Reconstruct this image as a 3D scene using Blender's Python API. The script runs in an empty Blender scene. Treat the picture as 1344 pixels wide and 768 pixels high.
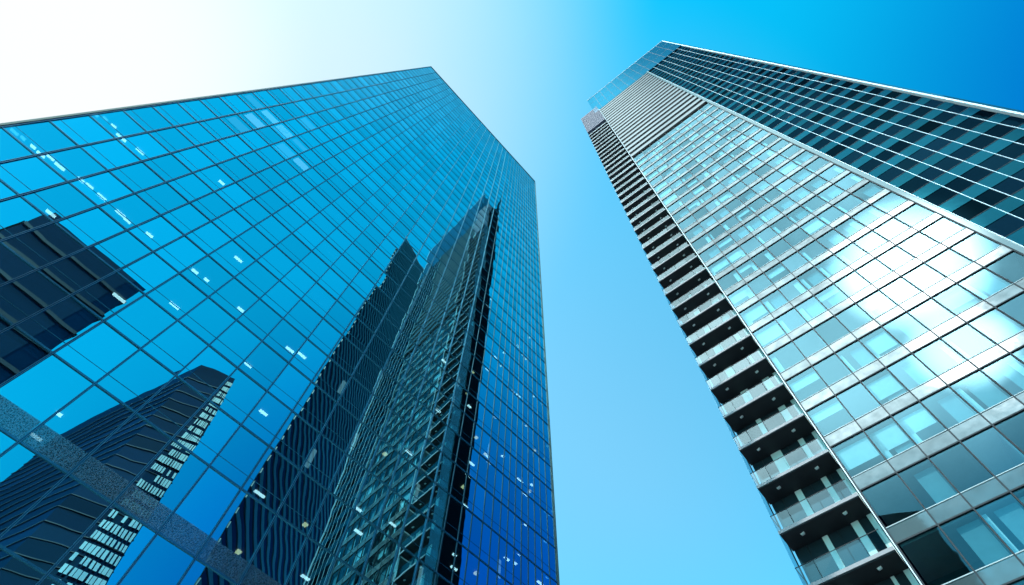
import bpy, math, random
from mathutils import Vector, Matrix

R = math.radians
random.seed(7)
scene = bpy.context.scene
COL = scene.collection
EYE = 1.7                                   # camera height above the plaza

# ------------------------------------------------------------------ helpers
class MB:
    """collects quads and boxes; build() links them as ONE mesh object"""
    def __init__(s): s.v = []; s.f = []
    def quad(s, *p):
        i = len(s.v); s.v += [tuple(q) for q in p]; s.f.append(tuple(range(i, i + len(p))))
    def hexa(s, b, t):
        """b, t: four bottom and four top corners, counter-clockwise seen from above"""
        i = len(s.v); s.v += [tuple(q) for q in b] + [tuple(q) for q in t]
        s.f += [(i+3, i+2, i+1, i), (i+4, i+5, i+6, i+7)]
        for k in range(4):
            j = (k + 1) % 4
            s.f.append((i+k, i+j, i+4+j, i+4+k))
    def box(s, x0, x1, y0, y1, z0, z1):
        s.hexa([(x0,y0,z0),(x1,y0,z0),(x1,y1,z0),(x0,y1,z0)], [(x0,y0,z1),(x1,y0,z1),(x1,y1,z1),(x0,y1,z1)])
    def lean(s, xb, xt, w, y0, y1, z0, z1):
        """an upright bar whose foot is at xb and head at xt"""
        h = w / 2
        s.hexa([(xb-h,y0,z0),(xb+h,y0,z0),(xb+h,y1,z0),(xb-h,y1,z0)], [(xt-h,y0,z1),(xt+h,y0,z1),(xt+h,y1,z1),(xt-h,y1,z1)])
    def build(s, name, mat, parent=None, kind=None, label=None):
        me = bpy.data.meshes.new(name); me.from_pydata(s.v, [], s.f); me.materials.append(mat); me.update()
        o = bpy.data.objects.new(name, me); COL.objects.link(o)
        if parent: o.parent = parent
        if kind: o['kind'] = kind
        if label: o['label'] = label
        return o

def thing(name, label, cat, loc, rz=0, group=None):
    o = bpy.data.objects.new(name, None); COL.objects.link(o)
    o.location = loc; o.rotation_euler = (0, 0, rz); o.empty_display_size = 2
    o['label'] = label; o['category'] = cat
    if group: o['group'] = group
    return o

def NT(name):
    m = bpy.data.materials.new(name); m.use_nodes = True; t = m.node_tree; t.nodes.clear()
    out = t.nodes.new('ShaderNodeOutputMaterial')
    return m, t, out
def N(t, kind, **kw):
    n = t.nodes.new(kind)
    for k, v in kw.items():
        if k.startswith('i_'): n.inputs[k[2:].replace('_', ' ')].default_value = v
        else: setattr(n, k, v)
    return n
def math_(t, op, a, b=None, clamp=False):
    n = t.nodes.new('ShaderNodeMath'); n.operation = op; n.use_clamp = clamp
    for i, x in enumerate((a, b)):
        if x is None: continue
        if isinstance(x, (int, float)): n.inputs[i].default_value = x
        else: t.links.new(x, n.inputs[i])
    return n.outputs[0]
def mixc(t, fac, a, b, mode='MIX'):
    n = t.nodes.new('ShaderNodeMix'); n.data_type = 'RGBA'; n.blend_type = mode
    for i, x in ((0, fac), (6, a), (7, b)):
        if isinstance(x, (int, float)): n.inputs[i].default_value = x
        elif isinstance(x, (tuple, list)): n.inputs[i].default_value = (*x[:3], 1)
        else: t.links.new(x, n.inputs[i])
    return n.outputs[2]
def per_piece(t):
    """a random number for every pane, whether it is an object or an island of a mesh"""
    g = N(t, 'ShaderNodeNewGeometry'); o = N(t, 'ShaderNodeObjectInfo')
    return math_(t, 'FRACT', math_(t, 'ADD', g.outputs['Random Per Island'], o.outputs['Random']))

def glass(name, fac, tint, through, rough=0.0, wave=0.0, wscale=0.3, vary=0.0, edge=0.0, back=None, mottle=0.0):
    """mirror-like coated pane: part reflects, the rest is seen through (or an opaque backing)"""
    m, t, out = NT(name)
    gl = N(t, 'ShaderNodeBsdfGlossy', i_Roughness=rough)
    rnd = per_piece(t)
    k = math_(t, 'ADD', math_(t, 'MULTIPLY', rnd, vary), 1 - vary)
    gl_col = mixc(t, 1.0, tint, (1, 1, 1), 'MULTIPLY')
    n = N(t, 'ShaderNodeMix', data_type='RGBA', blend_type='MULTIPLY'); n.inputs[0].default_value = 1
    t.links.new(gl_col, n.inputs[6]); t.links.new(k, n.inputs[7]); t.links.new(n.outputs[2], gl.inputs['Color'])
    if mottle:
        tcm = N(t, 'ShaderNodeTexCoord'); nm = N(t, 'ShaderNodeTexNoise'); nm.inputs['Scale'].default_value = 1.1; nm.inputs['Detail'].default_value = 4
        t.links.new(tcm.outputs['Object'], nm.inputs['Vector'])
        mr = N(t, 'ShaderNodeMapRange'); mr.inputs[1].default_value = .35; mr.inputs[2].default_value = .62; mr.inputs[3].default_value = 1 - mottle
        t.links.new(nm.outputs[0], mr.inputs[0])
        n2 = N(t, 'ShaderNodeMix', data_type='RGBA', blend_type='MULTIPLY'); n2.inputs[0].default_value = 1
        t.links.new(n.outputs[2], n2.inputs[6]); t.links.new(mr.outputs[0], n2.inputs[7]); t.links.new(n2.outputs[2], gl.inputs['Color'])
    if back:
        tr = N(t, 'ShaderNodeBsdfDiffuse')
        lo_ = tuple(c*(1 - 1.3*vary) for c in back); hi_ = tuple(c*(1 + 1.3*vary) for c in back)
        t.links.new(mixc(t, math_(t, 'FRACT', math_(t, 'MULTIPLY', rnd, 7.31)), lo_, hi_), tr.inputs['Color'])
    else: tr = N(t, 'ShaderNodeBsdfTransparent'); tr.inputs['Color'].default_value = (*through, 1)
    mx = N(t, 'ShaderNodeMixShader')
    if edge:
        lw = N(t, 'ShaderNodeLayerWeight'); lw.inputs['Blend'].default_value = 0.35
        f = math_(t, 'ADD', math_(t, 'MULTIPLY', lw.outputs['Fresnel'], edge), fac, True); t.links.new(f, mx.inputs[0])
    else: mx.inputs[0].default_value = fac
    t.links.new(tr.outputs[0], mx.inputs[1]); t.links.new(gl.outputs[0], mx.inputs[2])
    t.links.new(mx.outputs[0], out.inputs[0])
    if wave:
        tc = N(t, 'ShaderNodeTexCoord'); nz = N(t, 'ShaderNodeTexNoise'); nz.inputs['Scale'].default_value = wscale; nz.inputs['Detail'].default_value = 1.5
        ad = N(t, 'ShaderNodeVectorMath', operation='ADD'); t.links.new(tc.outputs['Object'], ad.inputs[0])
        cx = N(t, 'ShaderNodeCombineXYZ'); t.links.new(math_(t, 'MULTIPLY', rnd, 37.0), cx.inputs[0]); t.links.new(cx.outputs[0], ad.inputs[1])
        t.links.new(ad.outputs[0], nz.inputs['Vector'])
        bp = N(t, 'ShaderNodeBump'); bp.inputs['Strength'].default_value = 1.0; bp.inputs['Distance'].default_value = wave
        t.links.new(nz.outputs[0], bp.inputs['Height']); t.links.new(bp.outputs[0], gl.inputs['Normal'])
    return m

def matte(name, col, rough=0.5, metal=0.0, spec=0.5, grain=0.12, gscale=1.5):
    m, t, out = NT(name)
    b = N(t, 'ShaderNodeBsdfPrincipled'); b.inputs['Roughness'].default_value = rough; b.inputs['Metallic'].default_value = metal
    b.inputs['Specular IOR Level'].default_value = spec
    tc = N(t, 'ShaderNodeTexCoord'); nz = N(t, 'ShaderNodeTexNoise'); nz.inputs['Scale'].default_value = gscale; nz.inputs['Detail'].default_value = 5
    t.links.new(tc.outputs['Object'], nz.inputs['Vector'])
    lo = tuple(c * (1 - grain) for c in col); hi = tuple(min(1, c * (1 + grain)) for c in col)
    t.links.new(mixc(t, nz.outputs[0], lo, hi), b.inputs['Base Color']); t.links.new(b.outputs[0], out.inputs[0])
    return m
def glow(name, col, s):
    m, t, out = NT(name); e = N(t, 'ShaderNodeEmission'); e.inputs[0].default_value = (*col, 1); e.inputs[1].default_value = s
    t.links.new(e.outputs[0], out.inputs[0]); return m

M = {}
M['pane'] = glass('coated_blue_glass', .77, (.36, .88, .98), (.20, .46, .60), wave=.0060, wscale=.30, vary=.20, edge=.10)
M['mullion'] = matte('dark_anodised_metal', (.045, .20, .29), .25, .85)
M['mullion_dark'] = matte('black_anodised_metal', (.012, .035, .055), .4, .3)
M['fin'] = matte('satin_metal', (.10, .20, .26), .30, .85)
M['dark_in'] = matte('dark_interior', (.010, .018, .024), .8)
M['slab_in'] = matte('slab_edge', (.05, .065, .075), .8)
M['blind'] = matte('pale_blind', (.75, .78, .78), .8)
M['blind_glow'] = glow('glowing_blind', (.80, .95, 1), .8)  # emission put into the blinds in place of room light
M['blind_glow_dim'] = glow('dim_glowing_blind', (.80, .95, 1), .22)
M['lamp'] = glow('lit_ceiling_lamp', (1, .93, .82), 3)
M['lamp_warm'] = glow('lit_warm_lamp', (1, .66, .30), 2.2)
M['strip'] = glow('glowing_blind_strip', (.75, 1, .95), .55)  # pale blind strips given emission so they show behind the glass
M['coping'] = matte('coping_metal', (.10, .13, .10), .4, .6)
M['side'] = glass('side_glass', .5, (.2, .6, .85), (0, 0, 0), back=(.01, .03, .05))
# perforated metal band
m, t, out = NT('perforated_metal')
b = N(t, 'ShaderNodeBsdfPrincipled'); b.inputs['Roughness'].default_value = .25; b.inputs['Metallic'].default_value = .85
tc = N(t, 'ShaderNodeTexCoord'); vo = N(t, 'ShaderNodeTexVoronoi'); vo.inputs['Scale'].default_value = 11
t.links.new(tc.outputs['Object'], vo.inputs['Vector'])
rp = N(t, 'ShaderNodeMapRange'); rp.inputs[1].default_value = .25; rp.inputs[2].default_value = .55
t.links.new(vo.outputs['Distance'], rp.inputs[0])
t.links.new(mixc(t, rp.outputs[0], (.015, .03, .04), (.30, .40, .46)), b.inputs['Base Color'])
tp = N(t, 'ShaderNodeBsdfTransparent'); ms = N(t, 'ShaderNodeMixShader'); ms.inputs[0].default_value = .42
t.links.new(tp.outputs[0], ms.inputs[1]); t.links.new(b.outputs[0], ms.inputs[2]); t.links.new(ms.outputs[0], out.inputs[0])
M['perf'] = m

M['window'] = glass('tower_window_glass', .13, (.40, .84, 1.0), (.40, .62, .67), wave=.002, wscale=.4, vary=.45)
M['spandrel'] = glass('fritted_spandrel_glass', .15, (.90, .98, 1.0), (0,0,0), rough=.06, wave=.004, wscale=1.2, vary=.30, mottle=.35, back=(.055, .085, .095))
M['edge'] = glass('edge_glass', .08, (.75, .95, 1.0), (0,0,0), rough=.04, vary=.1, back=(.04, .075, .085))
M['joint'] = matte('dark_joint', (.012, .022, .030), .6, 0, .2)
M['whitebar'] = matte('white_aluminium', (.70, .74, .76), .35, .3)
M['palebar'] = matte('pale_blue_aluminium', (.40, .56, .64), .35, .3)
M['softbar'] = matte('dull_aluminium', (.22, .30, .33), .5, .2)
M['greybar'] = matte('pale_grey_trim', (.42, .50, .53), .35, .3)
M['room'] = matte('room_teal', (.035, .12, .14), .8, grain=.5, gscale=.25)
M['slab'] = matte('ceiling_slab', (.22, .28, .29), .8)
M['curtain'] = matte('pale_curtain', (.62, .74, .74), .9)
M['curtain_g'] = matte('grey_curtain', (.16, .30, .33), .9)
M['louvre'] = glass('pale_metal_louvre', .115, (.90, .98, 1.0), (0,0,0), rough=.10, vary=.1, back=(.04, .06, .07))
M['void'] = matte('dark_void', (.006, .010, .014), .8)
M['parapet'] = glass('parapet_glass', .09, (.10, .60, .88), (0,0,0), vary=.06, back=(.006, .062, .112))
M['navy'] = glass('navy_window_glass', .008, (.1, .6, .9), (0,0,0), wave=.002, vary=.7, back=(.001, .006, .013))
M['tealband'] = glass('teal_spandrel_glass', .03, (.08, .75, .95), (0,0,0), rough=.08, wave=.003, wscale=1.0, vary=.25, back=(.002, .027, .050))
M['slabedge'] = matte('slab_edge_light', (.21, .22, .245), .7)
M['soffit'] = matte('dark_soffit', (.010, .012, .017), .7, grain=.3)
M['rail'] = glass('balustrade_glass', .10, (.75, .95, 1.0), (.62, .80, .84), vary=.3, edge=.03)
M['screen'] = glass('end_screen_glass', .10, (.5, .8, .9), (.70, .86, .90))
M['backglass'] = glass('balcony_door_glass', .08, (.6, .85, .95), (0,0,0), vary=.4, back=(.03, .055, .07))
M['paleback'] = matte('pale_wall_panel', (.62, .72, .70), .7)
M['louvregrey'] = matte('grey_louvre', (.085, .10, .15), .7, 0, .2)

# ------------------------------------------------------------------ plaza
def structure(name, mat, pts):
    mb = MB(); mb.quad(*pts); o = mb.build(name, mat); o['kind'] = 'structure'; return o
paving, t, out = NT('plaza_paving')
b = N(t, 'ShaderNodeBsdfPrincipled'); b.inputs['Roughness'].default_value = .75
tc = N(t, 'ShaderNodeTexCoord'); br = N(t, 'ShaderNodeTexBrick'); br.inputs['Scale'].default_value = .8
br.inputs['Color1'].default_value = (.20, .20, .20, 1); br.inputs['Color2'].default_value = (.26, .255, .25, 1); br.inputs['Mortar'].default_value = (.08, .08, .08, 1)
br.inputs['Mortar Size'].default_value = .008
t.links.new(tc.outputs['Object'], br.inputs['Vector']); t.links.new(br.outputs[0], b.inputs['Base Color']); t.links.new(b.outputs[0], out.inputs[0])
structure('plaza', paving, [(-3000,-3000,0),(3000,-3000,0),(3000,3000,0),(-3000,3000,0)])

# ------------------------------------------------------------------ left tower: blue mirror glass
DL = 30.0
AL = R(45.5)                                 # compass bearing of the facade line
tower = thing('glass_tower', 'wide blue mirror-glass office tower on the left, with a dark tower reflected in its facade', 'skyscraper',
              (-DL*math.sin(AL+R(90)), -DL*math.cos(AL+R(90)), 0), math.pi/2 - AL)
COLS = [-20.2,-17.6,-15.1,-12.7,-10.3,-8.05,-5.75,-3.1,-.45,2.05,4.73,7.1,9.85,12.35,14.75,17,19.2,21.2,23.1,24.7,26,27.35,28.5,29.6,30.6,31.6,32.6,33.6,34.6,35.6,36.7,37.8]
TOPL = 207.5 + EYE
def UL(u, z):                                # the left corner leans inwards, the right one is plumb
    return u + 5.4 * (37.8 - u) / 58.0 * (z - EYE - 30) / 177.5
LEV = [TOPL - 4.1*k for k in range(45)]      # down to h = 27.1
LEV += [21.9 + EYE, 17.6 + EYE, 13.4 + EYE, 9.2 + EYE, 5.0 + EYE, 0.0]

CAMR = Matrix(((0.9984050075, -0.0564574260, 0.0), (-0.0515661452, -0.9119136409, -0.4071294671), (0.0229854818, 0.4064800988, -0.9133704599)))
FOC = 755.0 / 1344.0                         # in picture widths
def area_in_view(root_loc, rz, pts):
    """how large a pane shows from the plaza viewpoint: only decides which panes become parts of their own"""
    mz = Matrix.Rotation(rz, 3, 'Z'); q = []
    for p in pts:
        w = mz @ Vector(p) + Vector(root_loc) - Vector((0, 0, EYE)); c = CAMR.transposed() @ w
        if c.z > -.1: return 0
        x, y = FOC*c.x/-c.z, FOC*c.y/-c.z
        q.append((x, y))
    cx = sum(a for a, _ in q)/4; cy = sum(b for _, b in q)/4
    if abs(cx) > .52 or abs(cy) > .30: return 0
    return abs(sum(q[i][0]*q[(i+1)%4][1] - q[(i+1)%4][0]*q[i][1] for i in range(4)))/2

def split_parts(panes, root, name, mat, limit=100):
    """the panes that show largest are parts of their own, the rest one part"""
    panes.sort(key=lambda q: -area_in_view(root.location, root.rotation_euler.z, q))
    rest = MB()
    for i, q in enumerate(panes):
        if i < limit:
            mb = MB(); mb.quad(*q); mb.build(name, mat, root)
        else: rest.quad(*q)
    if rest.f: rest.build(name, mat, root, kind='stuff')

panes = []
for k in range(len(LEV) - 1):
    z1, z0 = LEV[k], LEV[k+1]
    for i in range(len(COLS) - 1):
        p = [(UL(COLS[i], z0), z0), (UL(COLS[i+1], z0), z0), (UL(COLS[i+1], z1), z1), (UL(COLS[i], z1), z1)]
        a, b = random.gauss(0, .0028), random.gauss(0, .0028); mx = sum(q[0] for q in p)/4; mz = (z0+z1)/2
        panes.append([(x, a*(x-mx) + b*(z-mz), z) for x, z in p])
split_parts(panes, tower, 'window_pane', M['pane'])
for i, u in enumerate(COLS):                 # each mullion: dark web and two slim satin fins
    mb = MB(); xb, xt = UL(u, 0), UL(u, TOPL)
    mb.lean(xb, xt, .08, -.05, .10, 0, TOPL + .02)
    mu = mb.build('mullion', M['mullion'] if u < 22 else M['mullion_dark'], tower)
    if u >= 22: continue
    fb = MB()
    for s in (-.045, .045): fb.lean(xb + s, xt + s, .028, -.10, -.05, 0, TOPL + .02)
    fb.build('fin', M['fin'], mu)
for z in LEV[:-1]:
    mb = MB(); mb.hexa([(UL(COLS[0],z), -.06, z-.06), (COLS[-1], -.06, z-.06), (COLS[-1], .09, z-.06), (UL(COLS[0],z), .09, z-.06)],
                       [(UL(COLS[0],z), -.06, z+.06), (COLS[-1], -.06, z+.06), (COLS[-1], .09, z+.06), (UL(COLS[0],z), .09, z+.06)])
    mb.build('transom', M['mullion'], tower)
    if z > 30:                               # a slim rail marks the spandrel above each transom
        zz = z - 3.05; mb = MB(); mb.hexa([(UL(COLS[0],zz), -.02, zz-.013), (COLS[-1], -.02, zz-.013), (COLS[-1], .05, zz-.013), (UL(COLS[0],zz), .05, zz-.013)],
                       [(UL(COLS[0],zz), -.02, zz+.013), (COLS[-1], -.02, zz+.013), (COLS[-1], .05, zz+.013), (UL(COLS[0],zz), .05, zz+.013)])
        mb.build('spandrel_rail', M['mullion'], tower)
    if z < TOPL - 1:                         # the floor slab behind it
        mb = MB(); mb.hexa([(UL(COLS[0],z)+.3, .35, z-.45), (COLS[-1]-.3, .35, z-.45), (COLS[-1]-.3, 8, z-.45), (UL(COLS[0],z)+.3, 8, z-.45)],
                           [(UL(COLS[0],z)+.3, .35, z-.02), (COLS[-1]-.3, .35, z-.02), (COLS[-1]-.3, 8, z-.02), (UL(COLS[0],z)+.3, 8, z-.02)])
        mb.build('floor_slab', M['slab_in'], tower)
zb = LEV[45]
for i in range(len(COLS) - 1):
    if COLS[i] > 20: break
    mb = MB(); mb.box(UL(COLS[i], zb) + .07, UL(COLS[i+1], zb) - .07, -.045, -.02, zb + .065, zb + 1.45); mb.build('perforated_panel', M['perf'], tower)
# body: side walls, back, roof and the dark core behind the rooms
def wall_quad(name, mat, *pts):
    mb = MB(); mb.quad(*pts); return mb.build(name, mat, tower)
xl0, xl1, xr, dp = UL(COLS[0], 0), UL(COLS[0], TOPL), COLS[-1], 42
wall_quad('side_wall', M['side'], (xl0,dp,0), (xl0,.1,0), (xl1,.1,TOPL), (xl1,dp,TOPL))
wall_quad('side_wall', M['side'], (xr,.1,0), (xr,dp,0), (xr,dp,TOPL), (xr,.1,TOPL))
wall_quad('back_wall', M['side'], (xr,dp,0), (xl0,dp,0), (xl1,dp,TOPL), (xr,dp,TOPL))
wall_quad('roof', M['dark_in'], (xl1,.1,TOPL), (xr,.1,TOPL), (xr,dp,TOPL), (xl1,dp,TOPL))
wall_quad('core_wall', M['dark_in'], (xl0+.3,8,0), (xr-.3,8,0), (xr-.3,8,TOPL-.1), (xl1+.3,8,TOPL-.1))
mb = MB(); mb.box(xl1-.15, xr+.15, -.16, .35, TOPL+.03, TOPL+.38); mb.build('roof_coping', M['coping'], tower)
for xb, xt in ((xl0-.12, xl1-.12), (xr+.12, xr+.12)):
    mb = MB(); mb.lean(xb, xt, .16, -.14, .3, 0, TOPL+.02); mb.build('corner_trim', M['coping'], tower)

LAMPS = [(-20.74,2.04,42.88),(-19.38,2.28,42.88),(-18.7,2.37,42.88),(-18.07,2.02,42.88),(-17.25,2.13,42.88),(-15.59,1.86,42.88),(-14.9,1.8,42.88),(-13.81,1.84,42.88),(-12.08,1.92,42.88),(-11.4,2.0,42.88),(-9.55,1.73,42.88),(-14.31,2.61,38.78),(-6.61,1.11,34.68),(-19.13,1.47,51.08),(-18.13,1.83,51.08),(-16.32,1.62,51.08),(-10.49,.8,55.18),(-3.84,.8,46.98),(-5.26,1.64,42.88),(-4.19,1.56,42.88),(-4.18,2.16,38.78),(-.65,1.66,42.88),(5.75,1.3,34.68),(2.78,2.19,38.78),(5.59,1.29,42.88),(4.58,1.62,42.88),(-3.41,2.85,26.48),(-3.48,5.35,26.48),(19.59,2.22,34.68),(14.33,2.41,26.48),(9.98,3.85,26.48),(9.15,3.37,30.58),(16.66,3.1,34.68),(16.0,.57,38.78),(20.95,1.6,51.08),(25.46,1.33,83.88),(28.71,1.84,83.88),(28.34,1.51,71.58),(32.48,.99,79.78),(35.05,1.67,79.78),(29.72,1.96,59.28),(27.11,2.51,46.98),(26.21,.98,51.08),(27.23,2.62,42.88),(33.32,1.53,67.48),(36.9,1.79,59.28),(31.86,1.12,38.78),(35.6,3.16,42.88),(36.6,2.71,55.18),(19.78,1.02,59.28),(16.13,.83,30.58),(13.1,3.18,30.58),(19.1,1.95,42.88),(28.63,2.6,63.38),(35.58,2.13,63.38),(30.07,.57,51.08),(36.84,1.76,71.58),(25.41,1.04,42.88),(36.17,2.63,46.98)]
rl = random.Random(3)
LAMPS += [(rl.uniform(24.5, 36.8), rl.uniform(.8, 2.6), 207.5 - 4.1*rl.randint(29, 43) - .62) for _ in range(34)]
for j, (u, d, h) in enumerate(LAMPS):
    warm = u > 6 and j % 3 == 0
    z = h + EYE + .14; mb = MB()
    if warm: mb.box(u-.16, u+.16, d-.16, d+.16, z-.12, z)
    else:
        q = .18 + .3*random.random(); mb.box(u-q, u+q, d-.11, d+.11, z-.07, z)
    mb.build('ceiling_lamp', M['lamp_warm'] if warm else M['lamp'], tower)
for u, h in ((9.76,41.57),(12.81,37.2),(19.54,45.05),(19.79,37.12),(21.79,30.03),(10.2,32.85),(21.79,56.39),(21.58,52.35),(27.49,49.55),(29.99,36.1)):
    z = h + EYE; mb = MB(); mb.box(u-.17, u+.17, .14, .18, z-.95, z+.95); mb.build('glow_panel', M['strip'], tower)  # pale strips with light put in as emission, no lamp here
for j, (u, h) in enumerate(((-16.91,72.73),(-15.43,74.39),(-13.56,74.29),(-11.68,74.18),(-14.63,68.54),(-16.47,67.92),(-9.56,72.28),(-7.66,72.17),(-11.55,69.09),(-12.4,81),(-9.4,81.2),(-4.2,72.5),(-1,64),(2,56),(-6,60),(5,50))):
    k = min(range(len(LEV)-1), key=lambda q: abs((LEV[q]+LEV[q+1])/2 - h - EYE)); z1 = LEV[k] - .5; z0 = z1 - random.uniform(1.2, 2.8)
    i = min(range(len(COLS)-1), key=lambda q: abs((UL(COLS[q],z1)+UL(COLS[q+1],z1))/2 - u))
    mb = MB(); mb.box(UL(COLS[i],z0)+.25, UL(COLS[i+1],z1)-.2, .16, .19, z0, z1); mb.build('blind', M['blind_glow'] if j in (1, 3, 4, 7) else M['blind_glow_dim'] if j < 10 else M['blind'], tower)  # most blinds glow by their own emission, the last stay plain

# ------------------------------------------------------------------ right tower: balconies, pale curtain wall, navy wing
DR = 38.0
AR = R(131.5)
res = thing('balcony_tower', 'tall tower with a stack of balconies beside a pale shining curtain wall', 'skyscraper',
            (-DR*math.sin(AR+R(90)), -DR*math.cos(AR+R(90)), 0), math.pi/2 - AR)
LEAN = [(-5.8,.021),(.6,.029),(22,.032),(35.2,.043)]
def UR(u, z):
    if u <= LEAN[0][0]: k = LEAN[0][1]
    elif u >= LEAN[-1][0]: k = LEAN[-1][1]
    else:
        for (a, ka), (b, kb) in zip(LEAN, LEAN[1:]):
            if a <= u <= b: k = ka + (kb-ka)*(u-a)/(b-a)
    return u + k * (z - EYE - 45)
FH = 4.62
FL = [36.75 + EYE + FH*k for k in range(-8, 52)]      # slab levels
FL = [z for z in FL if z > 1]
ZLOUV0, ZLOUV1, ZTOP = 145 + EYE, 233 + EYE, 273 + EYE
BAYS = [.75, 3.45, 5.68, 7.9, 10.1, 12.4, 14.6, 16.8, 19.15, 21.6]
def slab_quad(u0, u1, z0, z1, y): return [(UR(u0,z0),y,z0), (UR(u1,z0),y,z0), (UR(u1,z1),y,z1), (UR(u0,z1),y,z1)]
def bar(name, u0, u1, z0, z1, y0, y1, mat, parent=res, **kw):
    mb = MB(); mb.hexa([(UR(u0,z0),y0,z0),(UR(u1,z0),y0,z0),(UR(u1,z0),y1,z0),(UR(u0,z0),y1,z0)], [(UR(u0,z1),y0,z1),(UR(u1,z1),y0,z1),(UR(u1,z1),y1,z1),(UR(u0,z1),y1,z1)])
    return mb.build(name, mat, parent, **kw)
def tilt(q, s=.0012):
    a, b = random.gauss(0, s), random.gauss(0, s); mx = sum(p[0] for p in q)/4; mz = sum(p[2] for p in q)/4
    return [(x, y + a*(x-mx) + b*(z-mz), z) for x, y, z in q]

# pale curtain wall
SP = 1.22
wins, span_panes, curt = [], [], []
for z in FL:
    if z > ZLOUV0 - 2: break
    for i in range(9):
        u0, u1 = BAYS[i], BAYS[i+1]
        wins.append(tilt(slab_quad(u0, u1, z+SP, z+FH, 0)))
        span_panes.append(tilt(slab_quad(u0, u1, z, z+SP, -.06), .004))
        r = random.random()
        w = u1-u0
        if r < .34: curt.append((u0+.12, u0+random.uniform(.35,.7), z+SP*.3, z+FH-.35, 0))
        elif r < .50: curt.append((u1-random.uniform(.5,.8), u1-.12, z+SP*.3, z+FH-.35, 0))
        if random.random() < .42: curt.append((u0+w*random.uniform(.3,.45), u1-.1, z+SP*.3, z+FH-.35, 1))
        if random.random() < .30 - .015*u0: curt.append((u0+.1, u1-.1, z+FH-random.uniform(1.2,2.6), z+FH-.35, 0))
split_parts(wins, res, 'window', M['window'])
split_parts(span_panes, res, 'spandrel', M['spandrel'])
for kind, mat in ((0, M['curtain']), (1, M['curtain_g'])):
    qs = [slab_quad(a, b, c, d, .32 + .14*kind) for a, b, c, d, e in curt if e == kind]
    split_parts(qs, res, 'curtain', mat, 50)
for z in FL:
    if z > ZLOUV0 - 2: break
    bar('transom', .75, 21.6, z-.05, z+.05, -.10, .05, M['joint'])
    bar('spandrel_rail', .75, 21.6, z+SP-.02, z+SP+.04, -.10, .02, M['softbar'])
    bar('floor_slab', .9, 21.5, z-.18, z+.12, .12, 5, M['slab'])
zt = ZLOUV0 - 1
for u in BAYS:
    bar('mullion', u-.045, u+.045, 0, zt, -.11, .06, M['joint'])
bar('room_wall', .9, 21.5, 0, zt, 4.2, 4.4, M['room'])
for k, u in enumerate(BAYS[1:-1]): 
    if k % 2: bar('partition', u-.06, u+.06, 0, zt, .5, 4.2, M['room'])
# louvred plant floors above it: white blades over dark voids
bar('plant_void', .75, 21.6, zt, ZLOUV1, .5, .7, M['void'])
z = zt + .6
while z < ZLOUV1 - 3.2:
    bar('louvre', .75, 21.6, z + .9, z + 3.0, -.12, .1, M['louvre'])
    z += 4.2
# glazed parapet
bar('parapet', -1.0, 35.2, ZLOUV1, ZTOP, -.04, .3, M['parapet'])
for k in range(1, 12):
    u = -1.0 + 36.2*k/12; bar('parapet_seam', u-.04, u+.04, ZLOUV1, ZTOP, -.055, -.04, M['joint'])
for z in (ZLOUV1+13, ZLOUV1+26): bar('parapet_seam', -1.0, 35.2, z-.08, z+.08, -.052, -.04, M['joint'])
bar('parapet_cap', -1.0, 35.4, ZTOP, ZTOP+.4, -.12, .8, M['softbar'])
# edge strip between curtain wall and navy wing
bar('edge_strip', 21.65, 22.12, 0, ZLOUV1, -.16, .3, M['edge'])
bar('edge_line', 22.14, 22.19, 0, ZLOUV1, -.22, .2, M['palebar'])
bar('edge_line', .61, .68, 0, ZLOUV1+2, -.13, .0, M['palebar'])
# navy wing
NB = [22.24, 24.45, 26.1, 27.9, 29.75, 31.6, 33.3, 34.6]
nwin, nband = [], []
for z in FL:
    if z + FH > ZLOUV1: break
    for i in range(7):
        nwin.append(tilt(slab_quad(NB[i], NB[i+1], z+2.0, z+FH, .05)))
        nband.append(tilt(slab_quad(NB[i], NB[i+1], z, z+2.0, 0)))
split_parts(nwin, res, 'navy_window', M['navy'])
split_parts(nband, res, 'teal_spandrel', M['tealband'])
zn = FL[-1]
for u in NB[1:-1]: bar('white_mullion', u-.022, u+.022, 0, ZLOUV1, -.035, .05, M['palebar'])
for z in FL:
    if z + FH > ZLOUV1: break
    bar('wing_transom', 22.24, 34.6, z+1.97, z+2.03, -.03, .06, M['joint'])
bar('corner_trim', 34.93, 35.15, 0, ZTOP, -.05, .5, M['palebar'])
bar('corner_glass', 35.2, 35.55, 0, ZTOP, .1, .6, M['parapet'])
# body behind the facade: shallow at the balcony end, deep at the other
mb = MB()
def bodyring(z): return [(UR(-5.6,z), 2.2, z), (UR(35.0,z), .5, z), (UR(35.0,z), 27, z), (UR(-5.6,z), 6.2, z)]
top = ZTOP - 1
ring0, ring1 = bodyring(0), bodyring(top)
sb = MB(); sb.quad(ring0[1], ring0[2], ring1[2], ring1[1]); sb.build('side_wall', M['navy'], res)
sb = MB(); sb.quad(ring0[2], ring0[3], ring1[3], ring1[2]); sb.build('back_wall', M['navy'], res)
zbt = 244 + EYE
def br2(z): return [(UR(-5.6,z), 2.2, z), (UR(-5.6,z), 6.2, z)]
a, b_ = br2(0), br2(zbt); sb = MB(); sb.quad(a[1], a[0], b_[0], b_[1]); sb.build('end_wall', M['navy'], res)
sb = MB(); sb.quad((UR(-5.6,zbt),2.2,zbt), (UR(35,top),.5,top), (UR(35,top),27,top), (UR(-5.6,zbt),6.2,zbt)); sb.build('roof', M['void'], res)
bar('upper_end_wall', -.6, -.4, zbt, ZTOP, .3, 5.8, M['parapet'])

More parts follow.
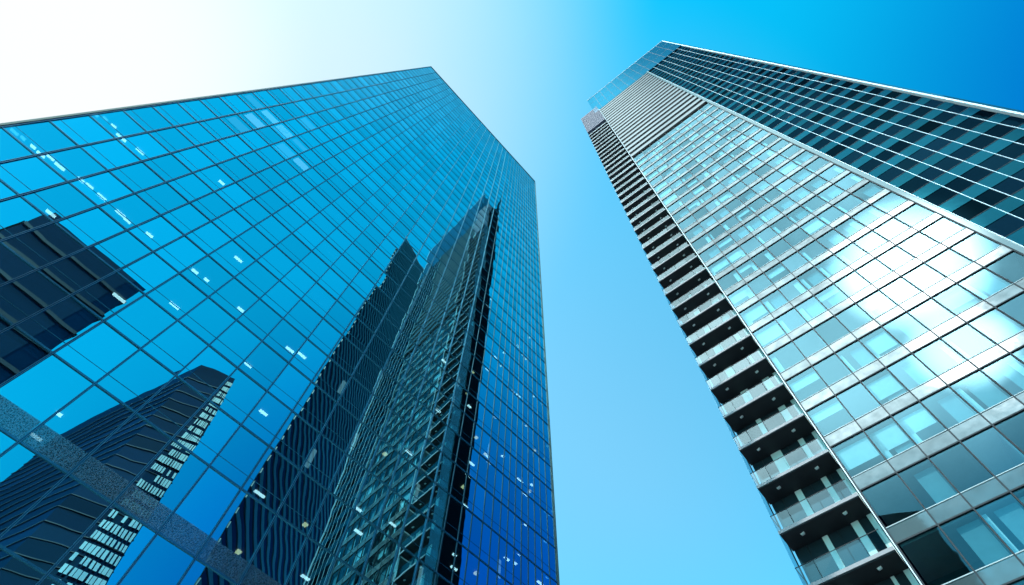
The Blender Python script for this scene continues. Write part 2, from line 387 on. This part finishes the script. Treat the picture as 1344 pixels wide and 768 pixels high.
# balconies
UB0, UB1 = -5.75, .5
bar('balcony_back_wall', UB0+.1, UB1, 0, 210+EYE, 2.02, 2.2, M['backglass'])
bar('wall_panel', .12, .5, 0, 210+EYE, 1.90, 2.02, M['paleback'])
for u in (-4.7, -2.2, -.5): bar('door_frame', u-.04, u+.04, 0, 210+EYE, 1.95, 2.02, M['joint'])
first = True
proto = None
for z in [q - .05 for q in FL if q < 206 + EYE]:
    zz = z - 4.1 - .0
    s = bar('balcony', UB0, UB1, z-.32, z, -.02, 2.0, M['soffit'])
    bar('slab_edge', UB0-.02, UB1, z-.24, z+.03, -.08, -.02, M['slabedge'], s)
    # glass balustrade, front and the return at the open end
    mb = MB()
    xs = [UB0, UB0+1.35, UB0+3.0, UB0+4.7, UB1-.12]
    for i in range(4):
        mb.quad(*[(x, -.06 + random.uniform(-.004, .004), zz_) for x, zz_ in ((UR(xs[i]+.02,z), z+.05), (UR(xs[i+1]-.02,z), z+.05), (UR(xs[i+1]-.02,z), z+1.45), (UR(xs[i]+.02,z), z+1.45))])
    mb.quad((UR(UB0,z), 1.6, z+.05), (UR(UB0,z), -.05, z+.05), (UR(UB0,z), -.05, z+1.45), (UR(UB0,z), 1.6, z+1.45))
    mb.build('balustrade', M['rail'], s)
    mb = MB(); mb.box(UR(UB0,z)-.02, UR(UB1,z)-.12, -.085, -.035, z+1.45, z+1.49)
    mb.box(UR(UB0,z)-.02, UR(UB0,z)+.03, -.035, 1.6, z+1.45, z+1.49); mb.build('handrail', M['joint'], s)
    for a, b_ in ((-3.7, -3.0), (-1.1, -.6)):
        a += random.uniform(-.15, .35); b_ += random.uniform(-.25, .3)
        bar('door_panel', a, max(b_, a+.25), z+.02, z+FH-.36, 1.90, 2.0, M['paleback'], s)
    if random.random() < .35:
        a = random.choice((-5.3, -2.7, -2.0)); bar('door_panel', a, a+random.uniform(.4, .9), z+.02, z+FH-.36, 1.93, 2.0, M['curtain_g'], s)
    for u in (-4.35, -1.0):
        mb = MB(); x = UR(u, z); mb.hexa([(x-.10,.72,z-.44),(x+.13,.66,z-.44),(x+.15,.80,z-.44),(x-.08,.86,z-.44)], [(x-.16,.70,z-.321),(x+.16,.62,z-.321),(x+.18,.82,z-.321),(x-.14,.90,z-.321)]); mb.build('soffit_lamp', M['whitebar'], s)
bar('end_post', UB0-.14, UB0-.05, 0, 210+EYE, 1.92, 2.02, M['joint'])
bar('end_screen', UB0-.06, UB0-.045, 0, 210+EYE, .02, 1.92, M['screen'])
# grey louvred cap over the balcony stack
for k in range(14):
    z = 210 + EYE + 2.45*k; bar('cap_louvre', UB0, UB1, z, z+1.5, -.05, 1.2, M['louvregrey'])
bar('cap_back', UB0+.05, UB1, 210+EYE, zbt, 1.3, 1.5, M['void'])

# ------------------------------------------------------------------ towers that stand behind the viewer and show only mirrored in the blue glass
def mirrored(az, r):
    """ground point whose mirror image in the blue facade lies at bearing az and distance r"""
    n = Vector((math.sin(AL+R(90)), math.cos(AL+R(90)))); p = Vector((r*math.sin(R(az)), r*math.cos(R(az))))
    return p - 2*(p.dot(n) + DL)*n
M['far_dark'] = glass('far_dark_glass', .05, (.4, .7, .9), (0,0,0), vary=.3, back=(.003, .012, .036))
M['far_band'] = matte('far_floor_band', (.003, .014, .034), .6)
M['far_dim'] = matte('far_dim_joint', (.005, .016, .034), .6)
M['far_teal'] = matte('far_teal_band', (.010, .055, .070), .5)
M['far_white'] = glass('far_white_grid', .45, (.98, .97, .95), (0,0,0), rough=.15, vary=.15, back=(.70, .66, .63))
M['far_roof'] = matte('far_roof', (.05, .06, .07), .8)
def slab_tower(name, label, ring, H, floor, band, band_mat, top_ring=None, heights=None):
    """ring: ground corners in order; walls of dark glass with floor bands slightly proud"""
    c = sum((Vector(p) for p in ring), Vector((0,0)))/len(ring)
    root = thing(name, label, 'skyscraper', (c.x, c.y, 0))
    tr = top_ring or ring
    hs_ = heights or [H]*len(ring)
    loc = [Vector(p) - c for p in ring]; tl = [Vector(p) - c for p in tr]
    n = len(ring)
    def at(i, z): return loc[i].lerp(tl[i], z/hs_[i])
    for i in range(n):
        j = (i+1) % n
        w = MB(); ns = 40 if top_ring else 1
        for q in range(ns):
            f0, f1 = q/ns, (q+1)/ns
            w.quad(*[(*at(k, hs_[k]*f), hs_[k]*f) for k, f in ((i,f0),(j,f0),(j,f1),(i,f1))])
        w.build('wall', M['far_dark'], root)
        bd = MB(); z = 4.0; lo, hi = min(hs_[i], hs_[j]), max(hs_[i], hs_[j])
        while z < hi - floor:
            s0 = s1 = 0.0
            if z + band > lo:                # only the part of the wall that still rises above this level
                f = min(1.0, (z + band - lo)/max(hi - lo, 1e-6))
                s0, s1 = (f, 0.0) if hs_[j] > hs_[i] else (0.0, f)
            if s0 + s1 < .97:
                d = at(j,0) - at(i,0); nn = Vector((d.y, -d.x)).normalized()*.25
                if nn.dot((at(i,0)+at(j,0))/2) < 0: nn = -nn
                def pt(s, zz):
                    return at(i,zz).lerp(at(j,zz), s)
                a0, b0, a1, b1 = pt(s0,z), pt(1-s1,z), pt(s0,z+band), pt(1-s1,z+band)
                bd.hexa([(*a0,z),(*(a0+nn),z),(*(b0+nn),z),(*b0,z)], [(*a1,z+band),(*(a1+nn),z+band),(*(b1+nn),z+band),(*b1,z+band)])
            z += floor
        bd.build('floor_bands', band_mat, root)
    w = MB(); w.quad(*[(*p, h) for p, h in zip(tl, hs_)]); w.build('roof', M['far_roof'], root)
    return root, at, c
p1, p2, p3 = mirrored(-55.7, 60), mirrored(-68.1, 63.8), mirrored(-68.0, 73)
slab_tower('dark_office_block', 'plain dark office block mirrored at the far left edge of the blue glass facade', [p1, p2, p3, p3 + (p1-p2)], 70+EYE, 4.2, .5, M['far_band'])
q1, q2, q3 = mirrored(-40.4, 130.5), mirrored(-43.9, 133.5), mirrored(-49.0, 193.5)
q4t = mirrored(-39.8, 130); q4b = mirrored(-33.2, 130)
r2, at2, c2 = slab_tower('tapering_tower', 'tapering dark tower with a white gridded flank mirrored low in the blue glass facade', [q1, q2, q3, q3 + (q4b-q2)*.4, q4b], 150+EYE, 3.8, .15, M['far_dim'],
                         top_ring=[q1, q2, q3, q3 + (q4b-q2)*.4, q4t])
# white grid on the tapering flank between corners 4 and 0
g = MB(); H2 = 150+EYE; rows, colsn = 52, 9
def fl(s, z): return at2(4, z).lerp(at2(0, z), s)
d = fl(1, 10) - fl(0, 10); nn = Vector((d.y, -d.x)).normalized()
if nn.dot(fl(.5, 10)) < 0: nn = -nn
for r in range(rows):
    for cc in range(colsn):
        z0 = 3 + r*(H2-5)/rows; z1 = z0 + (H2-5)/rows*.66; s0 = cc/colsn + .03; s1 = s0 + .62/colsn + random.uniform(-.02, .03)
        if random.random() < .1: continue
        g.quad(*[(*(fl(s, z) + nn*.55), z) for s, z in ((s0,z0),(s1,z0),(s1,z1),(s0,z1))])
g.build('white_facade_grid', M['far_white'], r2)
A, B, C_, D_ = Vector((61,-19.5)), Vector((133.5,-29.8)), Vector((165,-42)), Vector((125,-57))  # added tower out of view, fills out the dark reflection
slab_tower('reflection_filler_tower', 'dark banded tower added to widen the dark reflection beside the balcony tower in the blue glass facade', [A, B, C_, D_], 300, 4.6, 1.9, M['far_teal'], heights=[300, 425, 425, 320])

# ------------------------------------------------------------------ light
SUN_AZ, SUN_EL = 248.0, 50.0
def dirv(az, el): return (math.cos(R(el))*math.sin(R(az)), math.cos(R(el))*math.cos(R(az)), math.sin(R(el)))
sd = bpy.data.lights.new('sun', 'SUN'); sd.energy = 2.0; sd.angle = R(.5); sd.color = (1, .95, .88)
so = bpy.data.objects.new('sun', sd); COL.objects.link(so)
so.rotation_euler = Vector(dirv(SUN_AZ, SUN_EL)).to_track_quat('Z', 'Y').to_euler()
w = bpy.data.worlds.new('World'); scene.world = w; w.use_nodes = True
t = w.node_tree; t.nodes.clear()
out = t.nodes.new('ShaderNodeOutputWorld'); bg = t.nodes.new('ShaderNodeBackground'); t.links.new(bg.outputs[0], out.inputs[0])
bg.inputs[1].default_value = .15
sky = t.nodes.new('ShaderNodeTexSky'); sky.sky_type = 'NISHITA'; sky.sun_disc = False
sky.sun_elevation = R(SUN_EL); sky.sun_rotation = R(SUN_AZ); sky.air_density = 1.0; sky.dust_density = .5; sky.ozone_density = 2.0
hs = N(t, 'ShaderNodeHueSaturation'); hs.inputs['Saturation'].default_value = 1.0; hs.inputs['Value'].default_value = 1.0
t.links.new(sky.outputs[0], hs.inputs['Color'])
tc = N(t, 'ShaderNodeTexCoord')
def lobe(az, el, a0, a1):
    """1 within a0 degrees of a sky direction, easing to 0 at a1 degrees"""
    n = N(t, 'ShaderNodeVectorMath', operation='DOT_PRODUCT'); t.links.new(tc.outputs['Generated'], n.inputs[0]); n.inputs[1].default_value = dirv(az, el)
    m = N(t, 'ShaderNodeMapRange', interpolation_type='SMOOTHSTEP'); t.links.new(n.outputs['Value'], m.inputs[0])
    m.inputs[1].default_value = math.cos(R(a1)); m.inputs[2].default_value = math.cos(R(a0)); return m.outputs[0]
col = mixc(t, 1.0, hs.outputs[0], (.34, 1.13, 1.0), 'MULTIPLY')              # clear saturated blue
col = mixc(t, 1.0, col, mixc(t, lobe(116, 54, 24, 60), (1, 1, 1), (.02, .93, 1)), 'MULTIPLY')
deep = mixc(t, lobe(92, 20, 12, 50), (1, 1, 1), (0.005, .19, .62))              # deepest opposite the sun
col = mixc(t, 1.0, col, deep, 'MULTIPLY')
nz = N(t, 'ShaderNodeTexNoise'); nz.inputs['Scale'].default_value = 3.5; nz.inputs['Detail'].default_value = 6; nz.inputs['Roughness'].default_value = .55
t.links.new(tc.outputs['Generated'], nz.inputs['Vector'])
puff = N(t, 'ShaderNodeMapRange', interpolation_type='SMOOTHSTEP'); puff.inputs[1].default_value = .30; puff.inputs[2].default_value = .62; t.links.new(nz.outputs[0], puff.inputs[0])
wisp = N(t, 'ShaderNodeTexNoise'); wisp.inputs['Scale'].default_value = 2.2; wisp.inputs['Detail'].default_value = 4; t.links.new(tc.outputs['Generated'], wisp.inputs['Vector'])
col = mixc(t, math_(t, 'MULTIPLY', lobe(268, 56, 5, 46), math_(t, 'ADD', math_(t, 'MULTIPLY', wisp.outputs[0], .32), .58)), col, (2.16, 2.28, 2.4))   # bright milky haze on the sun's side
col = mixc(t, math_(t, 'MULTIPLY', lobe(274, 51, 2, 21), .85), col, (2.6, 2.6, 2.6))
col = mixc(t, math_(t, 'MULTIPLY', lobe(10, 62, 5, 34), .13), col, (2.2, 2.5, 2.6))
def above(a, b):
    n = N(t, 'ShaderNodeSeparateXYZ'); t.links.new(tc.outputs['Generated'], n.inputs[0])
    m = N(t, 'ShaderNodeMapRange', interpolation_type='SMOOTHSTEP'); t.links.new(n.outputs['Z'], m.inputs[0])
    m.inputs[1].default_value = a; m.inputs[2].default_value = b; return m.outputs[0]
def beyond(az, a, b):
    """0 to 1 across an upright plane through the zenith"""
    n = N(t, 'ShaderNodeVectorMath', operation='DOT_PRODUCT'); t.links.new(tc.outputs['Generated'], n.inputs[0]); n.inputs[1].default_value = dirv(az, 0)
    m = N(t, 'ShaderNodeMapRange', interpolation_type='SMOOTHSTEP'); t.links.new(n.outputs['Value'], m.inputs[0])
    m.inputs[1].default_value = a; m.inputs[2].default_value = b; return m.outputs[0]
added_cloud = math_(t, 'MULTIPLY', math_(t, 'MULTIPLY', lobe(206, 63, 14, 34), math_(t, 'MULTIPLY', beyond(265, -.01, .09), math_(t, 'MULTIPLY', beyond(180, .05, .14), above(.54, .74)))), math_(t, 'ADD', math_(t, 'MULTIPLY', puff.outputs[0], .5), .5))
col = mixc(t, added_cloud, col, (16.5, 20.5, 21.5))                                     # unseen cloud bank behind the viewer, added to whiten the curtain wall's reflection
col = mixc(t, lobe(198.5, 51.5, .3, 6.2), col, (85, 88, 88))
col = mixc(t, lobe(203, 44.5, .3, 4), col, (60, 62, 62))                     # both bright spots are added to mirror as glare on the curtain wall
bg_in = col
t.links.new(bg_in, bg.inputs[0])

# ------------------------------------------------------------------ camera
cd = bpy.data.cameras.new('camera'); cam = bpy.data.objects.new('camera', cd); COL.objects.link(cam)
cd.sensor_width = 36; cd.lens = 36*FOC; cd.clip_end = 6000; cd.clip_start = .1
cam.matrix_world = Matrix.Translation((0, 0, EYE)) @ CAMR.to_4x4()
scene.camera = cam
scene.render.engine = 'CYCLES'
scene.cycles.max_bounces = 10; scene.cycles.glossy_bounces = 5; scene.cycles.transparent_max_bounces = 12
scene.view_settings.view_transform = 'Standard'; scene.view_settings.look = 'None'; scene.view_settings.exposure = 1.4; scene.view_settings.gamma = 1
scene.render.resolution_x = 1024; scene.render.resolution_y = 585
